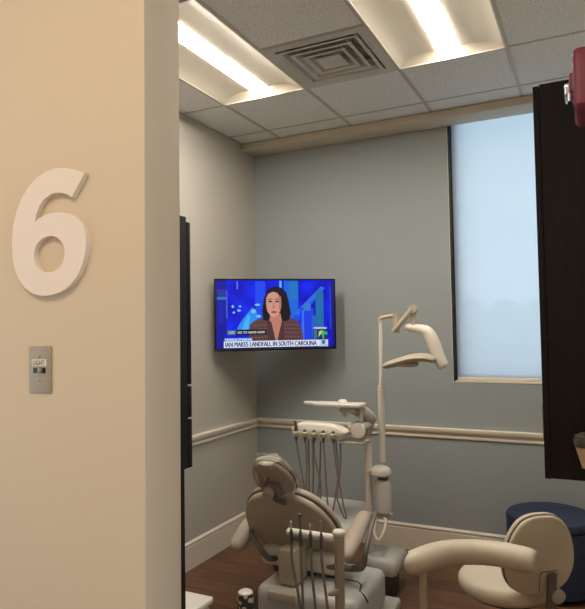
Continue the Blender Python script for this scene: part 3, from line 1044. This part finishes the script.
b.tube([(-1.30, 3.70, 0.475), (-1.24, 3.69, 0.480), (-1.19, 3.68, 0.490), (-1.145, 3.67, 0.508)], [0.02, 0.024, 0.024, 0.016], 12, smooth=4, ratio=0.7, up=(0, 0, 1))
obj('bottle_shelf', b, M['grey'], du)
b = MB()
b.tube([(-1.19, 3.66, 0.475), (-1.17, 3.64, 0.46), (-1.18, 3.61, 0.40), (-1.21, 3.60, 0.36), (-1.24, 3.61, 0.40), (-1.245, 3.65, 0.45), (-1.24, 3.68, 0.475)], 0.011, 10, smooth=5)
obj('hook_loop', b, M['white'], du, label='white hanging loop')
# arm
b = MB()
b.tube([(-1.296, 3.70, 0.97), (-1.290, 3.69, 1.035), (-1.27, 3.66, 1.085), (-1.30, 3.62, 1.125), (-1.36, 3.57, 1.150), (-1.415, 3.53, 1.160)], [0.026, 0.034, 0.040, 0.038, 0.032, 0.026], 14, smooth=5)
obj('arm', b, M['grey'], du, label='grey curved swing arm')
b = MB()
b.tube([(-1.405, 3.55, 1.10), (-1.405, 3.55, 1.19)], 0.020, 14)
b.lathe((-1.405, 3.55, 1.180), [(0.03, 0), (0.032, 0.012), (0.022, 0.026), (0.001, 0.030)], 18)
obj('arm_joint', b, M['white'], du)
# instrument head: a pointed flattened oval, holders along the front
hx0, hx1 = -1.735, -1.36
b = MB()
out = closed([(hx0, 0.004), (hx0 + 0.05, 0.040), (hx0 + 0.16, 0.048), (hx1 - 0.08, 0.040), (hx1, 0.006), (hx1 - 0.05, -0.032), (hx0 + 0.20, -0.048), (hx0 + 0.05, -0.036)], 5)
b.pad((0, 3.53, 1.016), (1, 0, 0), (0, 0, 1), [(x + 0.018, z * 1.15) for x, z in out], 0.085, 0.026, dome=0.006)
ih = obj('instrument_head', b, M['white'], du)
holders = [-1.672, -1.612, -1.550, -1.488, -1.424]
for i, x in enumerate(holders):
    b = MB(); b.lathe((x, 3.436, 0.998), [(0.017, -0.012), (0.021, -0.006), (0.021, 0.012), (0.014, 0.018), (0.013, -0.010)], 16)
    obj('holder', b, M['cream_shell'], ih)
b = MB()
b.box(-1.36, -1.25, 3.50, 3.68, 1.020, 1.066, bev=0.02, seg=3)
obj('arm_block', b, M['grey'], du)
b = MB()
b.lathe((-1.275, 3.48, 1.036), [(0.030, 0.02), (0.042, 0.0), (0.046, -0.012), (0.044, -0.020), (0.026, -0.022)], 26, 'y')
obj('brake_knob', b, M['white'], du)
b = MB(); b.box(-1.40, -1.245, 3.46, 3.62, 0.952, 0.968, bev=0.005)
obj('lower_bracket', b, M['cream_shell'], du)
b = MB()
b.tube([(-1.285, 3.55, 0.97), (-1.285, 3.55, 1.169)], 0.011, 10)
obj('tray_post', b, M['grey'], du)
b = MB()
tray = closed([(-1.668, 0.0), (-1.64, 0.03), (-1.575, 0.035), (-1.56, 0.05), (-1.30, 0.055), (-1.268, 0.04), (-1.268, -0.055), (-1.30, -0.07), (-1.56, -0.065), (-1.58, -0.035), (-1.64, -0.025)], 4)
b.pad((0, 3.55, 1.168), (1, 0, 0), (0, 1, 0), tray, 0.020, 0.007)
obj('tray', b, M['white'], du)

# five tethered handpieces hanging from the instrument head
hp_label = ['dark handpiece in the pointed left end of the white instrument head',
            'second handpiece from the left on the white instrument head',
            'middle handpiece of the five on the white instrument head',
            'fourth handpiece from the left on the white instrument head',
            'handpiece nearest the round knob on the white instrument head']
loops = [[(0, 0), (0.010, -0.10), (0.028, -0.23), (0.040, -0.33), (0.050, -0.36), (0.058, -0.33), (0.060, -0.20), (0.058, 0.008)],
         [(0, 0), (0.004, -0.08), (-0.004, -0.20), (-0.014, -0.30), (-0.010, -0.355), (0.012, -0.36), (0.026, -0.29), (0.030, 0.008)],
         [(0, 0), (-0.004, -0.10), (0.016, -0.20), (0.026, -0.29), (0.012, -0.40), (0.002, -0.44), (-0.006, -0.38), (0.012, -0.20), (0.020, 0.008)],
         [(0, 0), (0.002, -0.12), (0.004, -0.26), (0.010, -0.40), (0.018, -0.455), (0.034, -0.43), (0.056, -0.31), (0.072, -0.18), (0.056, 0.008)],
         [(0, 0), (0.012, -0.14), (0.030, -0.26), (0.048, -0.38), (0.060, -0.445), (0.046, -0.452), (0.020, -0.40), (-0.004, -0.32), (0.020, -0.18), (0.024, 0.008)]]
for i, x in enumerate(holders):
    hp = thing('dental_handpiece', hp_label[i], 'dental handpiece', (x, 3.436, 1.0), 'handpieces on the instrument head')
    tall = 0.050 if i == 0 else 0.012
    b = MB()
    b.lathe((x, 3.436, 0.975), [(0.006, -0.02), (0.009, 0.0), (0.010, 0.02), (0.011, 0.038 + tall * 0.5), (0.008, 0.040 + tall), (0.003, 0.044 + tall)], 14)
    if i == 0:
        b.tube([(x, 3.436, 1.062), (x, 3.425, 1.074), (x + 0.004, 3.405, 1.078)], [0.007, 0.008, 0.006], 10)
    obj('body', b, M['dark_grey'], hp)
    b = MB()
    L = loops[i]
    pts = []
    for k, (dx, dz) in enumerate(L):
        f = k / (len(L) - 1)
        pts.append((x + dx, 3.436 + 0.055 * f + 0.01 * math.sin(f * PI), 0.962 + dz))
    b.tube(pts, 0.0055, 8, smooth=5)
    obj('hose', b, M['hose'], hp)

# ------------------------------------------------------------------ dental light
dl = thing('dental_light', 'switched-off white dental light on a thin jointed pole near the window', 'dental lamp', (-1.203, 3.72, 0.80))
b = MB()
b.tube([(-1.204, 3.70, 0.81), (-1.204, 3.70, 1.285), (-1.204, 3.70, 1.287)], [0.0215, 0.0215, 0.013], 16)
b.tube([(-1.204, 3.70, 1.28), (-1.197, 3.70, 1.69)], 0.0115, 12)
obj('pole', b, M['white'], dl)
b = MB()
b.tube([(-1.200, 3.70, 1.675), (-1.197, 3.70, 1.700), (-1.183, 3.70, 1.710), (-1.103, 3.70, 1.722)], 0.0125, 10, smooth=3)
b.tube([(-1.096, 3.70, 1.612), (-1.096, 3.70, 1.735)], [0.019, 0.021], 14)
obj('upper_arm', b, M['cream_shell'], dl)
b = MB()
b.tube([(-1.108, 3.68, 1.622), (-0.988, 3.68, 1.755)], [0.016, 0.018], 10, up=(0, 1, 0), ratio=1.2)
b.tube([(-0.984, 3.665, 1.758), (-0.984, 3.715, 1.758)], 0.026, 16)
b.tube([(-0.982, 3.69, 1.755), (-0.984, 3.69, 1.655)], [0.013, 0.017], 10)
obj('link_arm', b, M['cream_shell'], dl)
b = MB()
pts = [(-1.038, 3.69, 1.650), (-1.023, 3.69, 1.647), (-0.963, 3.69, 1.637), (-0.903, 3.69, 1.618), (-0.870, 3.69, 1.560), (-0.840, 3.69, 1.480), (-0.813, 3.69, 1.418), (-0.806, 3.69, 1.405)]
b.tube(pts, [0.012, 0.022, 0.028, 0.036, 0.040, 0.037, 0.034, 0.026], 14, smooth=4, up=(0, 1, 0), ratio=0.9)
obj('yoke', b, M['white'], dl, label='white curved yoke')
b = MB()
pts = [(-1.166, 3.66, 1.405), (-1.158, 3.66, 1.409), (-1.128, 3.66, 1.420), (-1.058, 3.66, 1.440), (-0.978, 3.66, 1.460), (-0.898, 3.66, 1.463), (-0.858, 3.66, 1.448), (-0.850, 3.66, 1.444)]
b.tube(pts, [0.04, 0.058, 0.075, 0.085, 0.092, 0.085, 0.06, 0.02], 18, smooth=3, up=(0, 0, 1), ratio=0.30)
lh = obj('lamp_head', b, M['cream_shell'], dl)
b = MB()
b.lathe((-1.018, 3.66, 1.405), [(0.04, 0.0), (0.062, 0.006), (0.066, 0.022), (0.05, 0.03)], 22)
obj('lens', b, M['grey'], lh, label='round grey lens under the lamp head')

# ------------------------------------------------------------------ assistant's instrument stand with four suction hoses
st = thing('instrument_stand', 'cream post with a side bar of suction instruments behind the dental chair', 'instrument stand', (-1.10, 2.70, 0))
b = MB()
b.lathe((-1.10, 2.70, 0), [(0.15, 0), (0.155, 0.008), (0.15, 0.022), (0.06, 0.036), (0.03, 0.05)], 30)
obj('base', b, M['grey'], st)
b = MB()
b.lathe((-1.10, 2.70, 0.03), [(0.023, 0), (0.023, 0.555), (0.026, 0.560), (0.026, 0.655)], 22)
obj('post', b, M['cream_shell'], st)
b = MB()
b.lathe((-1.10, 2.70, 0.682), [(0.028, 0), (0.030, 0.006), (0.030, 0.014), (0.024, 0.021), (0.001, 0.023)], 22)
obj('post_cap', b, M['white'], st)
b = MB()
b.tube([(-1.105, 2.70, 0.662), (-1.185, 2.70, 0.662), (-1.315, 2.70, 0.662), (-1.362, 2.70, 0.662), (-1.370, 2.70, 0.662)], [0.019, 0.019, 0.019, 0.019, 0.012], 16)
obj('holder_bar', b, M['white'], st)
b = MB(); b.tube([(-1.10, 2.69, 0.43), (-1.135, 2.68, 0.412), (-1.15, 2.675, 0.408)], [0.018, 0.012, 0.006], 10)
obj('hose_clip', b, M['cream_shell'], st)
inst_x = [-1.335, -1.286, -1.234, -1.178]
tips = [(0.050, 'clear'), (0.085, 'bulb'), (0.048, 'thin'), (0.070, 'coral')]
il = ['suction instrument with a short pale tip at the free end of the cream bar',
      'tallest suction instrument with a pale bulb tip on the cream bar',
      'suction instrument with a thin short tip, third along the cream bar',
      'suction instrument with a coral tip nearest the cream post']
bot = [(0.075, -0.42), (0.020, -0.43), (0.040, -0.43), (0.052, -0.43)]
for i, x in enumerate(inst_x):
    ins = thing('suction_instrument', il[i], 'suction instrument', (x, 2.68, 0.60), 'suction instruments on the stand')
    yq = 2.673
    h, kind = tips[i]
    b = MB()
    b.lathe((x, yq, 0.640), [(0.0065, -0.03), (0.0085, 0.0), (0.0085, 0.030), (0.006, 0.042), (0.0045, 0.05)], 12)
    obj('body', b, M['dark_grey'], ins)
    b = MB()
    b.tube([(x, yq, 0.686), (x - 0.002, yq, 0.668 + h)], 0.0042 if kind != 'thin' else 0.003, 8)
    if kind == 'bulb':
        b.lathe((x - 0.002, yq, 0.668 + h), [(0.004, -0.004), (0.011, 0.002), (0.011, 0.010), (0.005, 0.014)], 12)
    else:
        b.lathe((x - 0.002, yq, 0.668 + h), [(0.003, -0.012), (0.006, -0.008), (0.006, 0.004), (0.003, 0.008)], 10)
    obj('tip', b, M['red_tip'] if kind == 'coral' else (M['dark_grey'] if kind == 'bulb' else M['grey']), ins)
    dx, dz = bot[i]
    b = MB()
    yb_ = 2.665
    b.tube([(x, yq, 0.615), (x + 0.004, yq - 0.004, 0.54), (x + dx * 0.45, yb_, 0.40), (x + dx * 0.9, yb_, 0.22), (x + dx * 1.1 + 0.03, yb_ - 0.005, 0.10), (-1.20 + i * 0.022, 2.60, 0.05 if i else 0.045), (-1.12 + i * 0.012, 2.60, 0.046)], 0.0068, 8, smooth=5)
    obj('hose', b, M['hose'], ins)

# ------------------------------------------------------------------ assistant stool
so = thing('assistant_stool', 'tan vinyl assistant stool with padded backrest and curved support arm', 'stool', (-0.42, 3.12, 0))
scx, scy = -0.42, 3.12
b = MB()
b.pad((scx, scy, 0.378), (1, 0, 0), (0, 1, 0), [(0.215 * math.cos(2 * PI * k / 40), 0.215 * math.sin(2 * PI * k / 40)) for k in range(40)], 0.085, 0.038, dome=0.010)
obj('seat', b, M['vinyl_tan'], so)
b = MB()
b.lathe((scx, scy, 0.357), [(0.15, 0), (0.17, 0.008), (0.17, 0.02)], 28)
b.lathe((scx, scy, 0.08), [(0.032, 0), (0.032, 0.18), (0.022, 0.19), (0.022, 0.285)], 18)
obj('column', b, M['dark_grey'], so)
for k in range(5):
    a = 2 * PI * k / 5 + 0.35
    ca, sa = math.cos(a), math.sin(a)
    b = MB()
    b.tube([(scx + 0.02 * ca, scy + 0.02 * sa, 0.098), (scx + 0.25 * ca, scy + 0.25 * sa, 0.075)], [0.024, 0.016], 10, up=(0, 0, 1), ratio=0.7)
    lg = obj('leg', b, M['grey'], so)
    b = MB()
    wx, wy = scx + 0.25 * ca, scy + 0.25 * sa
    b.tube([(wx - 0.018 * sa, wy + 0.018 * ca, 0.026), (wx + 0.018 * sa, wy - 0.018 * ca, 0.026)], 0.026, 16)
    b.tube([(wx, wy, 0.03), (wx, wy, 0.078)], 0.007, 8)
    obj('caster', b, M['black'], lg)
# backrest: leans towards the doorway, faces left and away
F = V((-0.60, 0.80, 0)).normalized()
SR = V((F.y, -F.x, 0))                         # stool's right
lean = math.radians(8)
UB = (V((0, 0, 1)) * math.cos(lean) - F * math.sin(lean)).normalized()
NBk = SR.cross(UB).normalized()                # out of the back of the backrest (towards the doorway)
bc = V((-0.236, 2.92, 0.632))
bo = closed(mirror([(0, -0.172), (0.075, -0.168), (0.135, -0.13), (0.164, -0.06), (0.162, 0.02), (0.138, 0.10), (0.098, 0.155), (0.05, 0.178), (0, 0.182)]), 4)
b = MB(); b.pad(bc - NBk * 0.022, SR, UB, bo, 0.022, 0.014, dome=0.014)
sb = obj('back_shell', b, M['vinyl_tan'], so)
b = MB(); b.pad(bc - NBk * 0.028, SR, UB, [(x * 1.015, y * 1.015) for x, y in bo], 0.008, 0.004)
obj('back_piping', b, M['vinyl_edge'], sb, label='dark seam around the backrest')
b = MB(); b.pad(bc - NBk * 0.054, SR, UB, [(x * 1.01, y * 1.01) for x, y in bo], 0.027, 0.013, dome=0.012)
obj('back_cushion', b, M['vinyl_tan'], so)
# bracket plate groove and bracket
fr = Matrix(((SR.x, UB.x, NBk.x, bc.x), (SR.y, UB.y, NBk.y, bc.y), (SR.z, UB.z, NBk.z, bc.z), (0, 0, 0, 1)))
b = MB()
for q in ([(-0.01, -0.15), (-0.01, -0.075), (0.0, -0.062), (0.075, -0.062)],):
    b.tube([fr @ V((x, y, 0.0135)) for x, y in q], 0.0022, 6)
obj('groove', b, M['vinyl_edge'], sb)
b = MB()
b.box(0.030, 0.062, -0.24, -0.075, 0.010, 0.026, bev=0.003, mtx=fr)
e = fr @ V((0.046, -0.24, 0.018))
b.tube([e + V((0, 0, 0.02)), e + V((0, 0, -0.03)), V((-0.29, 2.99, 0.352)), V((scx, scy, 0.352))], 0.015, 10, smooth=4, up=(0, 0, 1), ratio=0.7)
obj('back_bracket', b, M['vinyl_edge'], so)
b = MB()
b.tube([fr @ V((0.075, -0.175, 0.004)), fr @ V((0.075, -0.175, 0.034)), fr @ V((0.075, -0.175, 0.040))], [0.032, 0.032, 0.024], 20)
obj('adjusting_knob', b, M['grey'], so)
# curved padded arm
b = MB()
za = 0.70
pts = [(-0.698, 2.447, za), (-0.693, 2.450, za), (-0.668, 2.478, za), (-0.633, 2.544, za), (-0.576, 2.619, za), (-0.483, 2.672, za), (-0.385, 2.690, za), (-0.310, 2.678, za), (-0.255, 2.664, za), (-0.234, 2.660, za), (-0.229, 2.659, za)]
b.tube(pts, [0.034, 0.043, 0.049, 0.051, 0.051, 0.050, 0.050, 0.050, 0.048, 0.038, 0.022], 16, smooth=3, up=(0, 0, 1), ratio=1.0)
arm = obj('support_arm', b, M['vinyl_tan'], so)
b = MB()
b.tube([(-0.650, 2.487, 0.66), (-0.650, 2.487, 0.64), (-0.650, 2.487, 0.30), (-0.645, 2.51, 0.262), (-0.62, 2.60, 0.255), (-0.44, 3.10, 0.255)], [0.020, 0.016, 0.015, 0.015, 0.015, 0.015], 12)
obj('arm_post', b, M['cream_shell'], so)

# ------------------------------------------------------------------ ottoman, bin, canister
ot = thing('ottoman', 'round navy blue ottoman against the wall under the window', 'ottoman', (-0.275, 4.20, 0))
oc = (-0.275, 4.20, 0)
b = MB()
b.lathe(oc, [(0.245, 0.025), (0.262, 0.035), (0.265, 0.06), (0.265, 0.398), (0.262, 0.41)], 48)
obj('body', b, M['blue'], ot)
b = MB()
b.lathe(oc, [(0.255, 0.412), (0.266, 0.418), (0.268, 0.445), (0.258, 0.462), (0.235, 0.471), (0.15, 0.475), (0.001, 0.476)], 48)
obj('top_cushion', b, M['blue'], ot)
for k in range(4):
    a = PI / 4 + k * PI / 2
    b = MB(); b.lathe((oc[0] + 0.18 * math.cos(a), oc[1] + 0.18 * math.sin(a), 0), [(0.018, 0), (0.022, 0.03)], 14)
    obj('foot', b, M['black'], ot)

bn = thing('waste_bin', 'white lidded bin on the floor past the end of the numbered wall', 'bin', (-1.66, 2.12, 0))
b = MB()
bw = [(-1.78, -1.54, 1.99, 2.24, 0.0), (-1.80, -1.52, 1.97, 2.26, 0.47)]
rings = []
for x0, x1, y0, y1, z in bw:
    rings.append([V((x0, y0, z)), V((x1, y0, z)), V((x1, y1, z)), V((x0, y1, z))])
b.rings(rings)
bmesh.ops.bevel(b.bm, geom=list(b.bm.edges), offset=0.015, segments=3, affect='EDGES')
obj('body', b, M['white'], bn)
b = MB(); b.box(-1.812, -1.508, 1.962, 2.262, 0.471, 0.50, bev=0.01, seg=3)
obj('lid', b, M['white'], bn)

cn = thing('canister', 'small patterned canister with a pale lid on the wood floor', 'canister', (-1.66, 2.78, 0))
b = MB()
b.lathe((-1.66, 2.78, 0), [(0.040, 0), (0.043, 0.004), (0.043, 0.276), (0.039, 0.286)], 26)
b2 = b.bm
pm = bpy.data.materials.new('patterned_print')
pm.use_nodes = True
nt = pm.node_tree
vo = nt.nodes.new('ShaderNodeTexVoronoi'); vo.inputs['Scale'].default_value = 34
geo = nt.nodes.new('ShaderNodeNewGeometry')
nt.links.new(geo.outputs['Position'], vo.inputs['Vector'])
rp = nt.nodes.new('ShaderNodeValToRGB')
rp.color_ramp.interpolation = 'CONSTANT'
rp.color_ramp.elements[0].color = rgb(190, 176, 150)
rp.color_ramp.elements[1].color = rgb(48, 40, 34)
rp.color_ramp.elements[1].position = 0.42
nt.links.new(vo.outputs['Distance'], rp.inputs['Fac'])
nt.links.new(rp.outputs['Color'], nt.nodes['Principled BSDF'].inputs['Base Color'])
obj('body', b, pm, cn, label='dark and cream patterned body')
b = MB()
b.lathe((-1.66, 2.78, 0.286), [(0.036, 0), (0.038, 0.003), (0.037, 0.008), (0.028, 0.014), (0.001, 0.017)], 26)
obj('lid', b, M['white'], cn)

# ------------------------------------------------------------------ sky, camera, view
w = bpy.data.worlds.new('overcast_sky')
C.world = w
w.use_nodes = True
nt = w.node_tree
bg = nt.nodes['Background']
tc = nt.nodes.new('ShaderNodeTexCoord')
mp = nt.nodes.new('ShaderNodeMapping')
mp.inputs['Scale'].default_value = (2.0, 2.0, 7.0)
nt.links.new(tc.outputs['Generated'], mp.inputs['Vector'])
n = nt.nodes.new('ShaderNodeTexNoise')
n.inputs['Scale'].default_value = 2.4
n.inputs['Detail'].default_value = 5
nt.links.new(mp.outputs['Vector'], n.inputs['Vector'])
rp = nt.nodes.new('ShaderNodeValToRGB')
rp.color_ramp.elements[0].position = 0.35
rp.color_ramp.elements[1].position = 0.68
rp.color_ramp.elements[0].color = rgb(164, 194, 224)
rp.color_ramp.elements[1].color = rgb(222, 230, 240)
nt.links.new(n.outputs['Fac'], rp.inputs['Fac'])
nt.links.new(rp.outputs['Color'], bg.inputs['Color'])
bg.inputs['Strength'].default_value = 2.4

f_px, yaw, pitch, roll = 612.352, math.radians(26.077), math.radians(2.256), math.radians(-0.951)
fwd = V((-math.sin(yaw) * math.cos(pitch), math.cos(yaw) * math.cos(pitch), math.sin(pitch)))
right = V((math.cos(yaw), math.sin(yaw), 0))
up = right.cross(fwd)
r2 = right * math.cos(roll) + up * math.sin(roll)
u2 = -right * math.sin(roll) + up * math.cos(roll)
cam = bpy.data.cameras.new('camera')
cam.sensor_fit = 'HORIZONTAL'
cam.sensor_width = 36.0
cam.lens = 36.0 * f_px / 585.0
cam.clip_start = 0.02
cam.clip_end = 600
co = bpy.data.objects.new('camera', cam)
COL.objects.link(co)
co.matrix_world = Matrix(((r2.x, u2.x, -fwd.x, 0), (r2.y, u2.y, -fwd.y, 0), (r2.z, u2.z, -fwd.z, 1.65), (0, 0, 0, 1)))
C.camera = co

vs = C.view_settings
vs.view_transform = 'Standard'
vs.look = 'None'
vs.exposure = 0.0
vs.gamma = 1.0
vs.use_curve_mapping = False
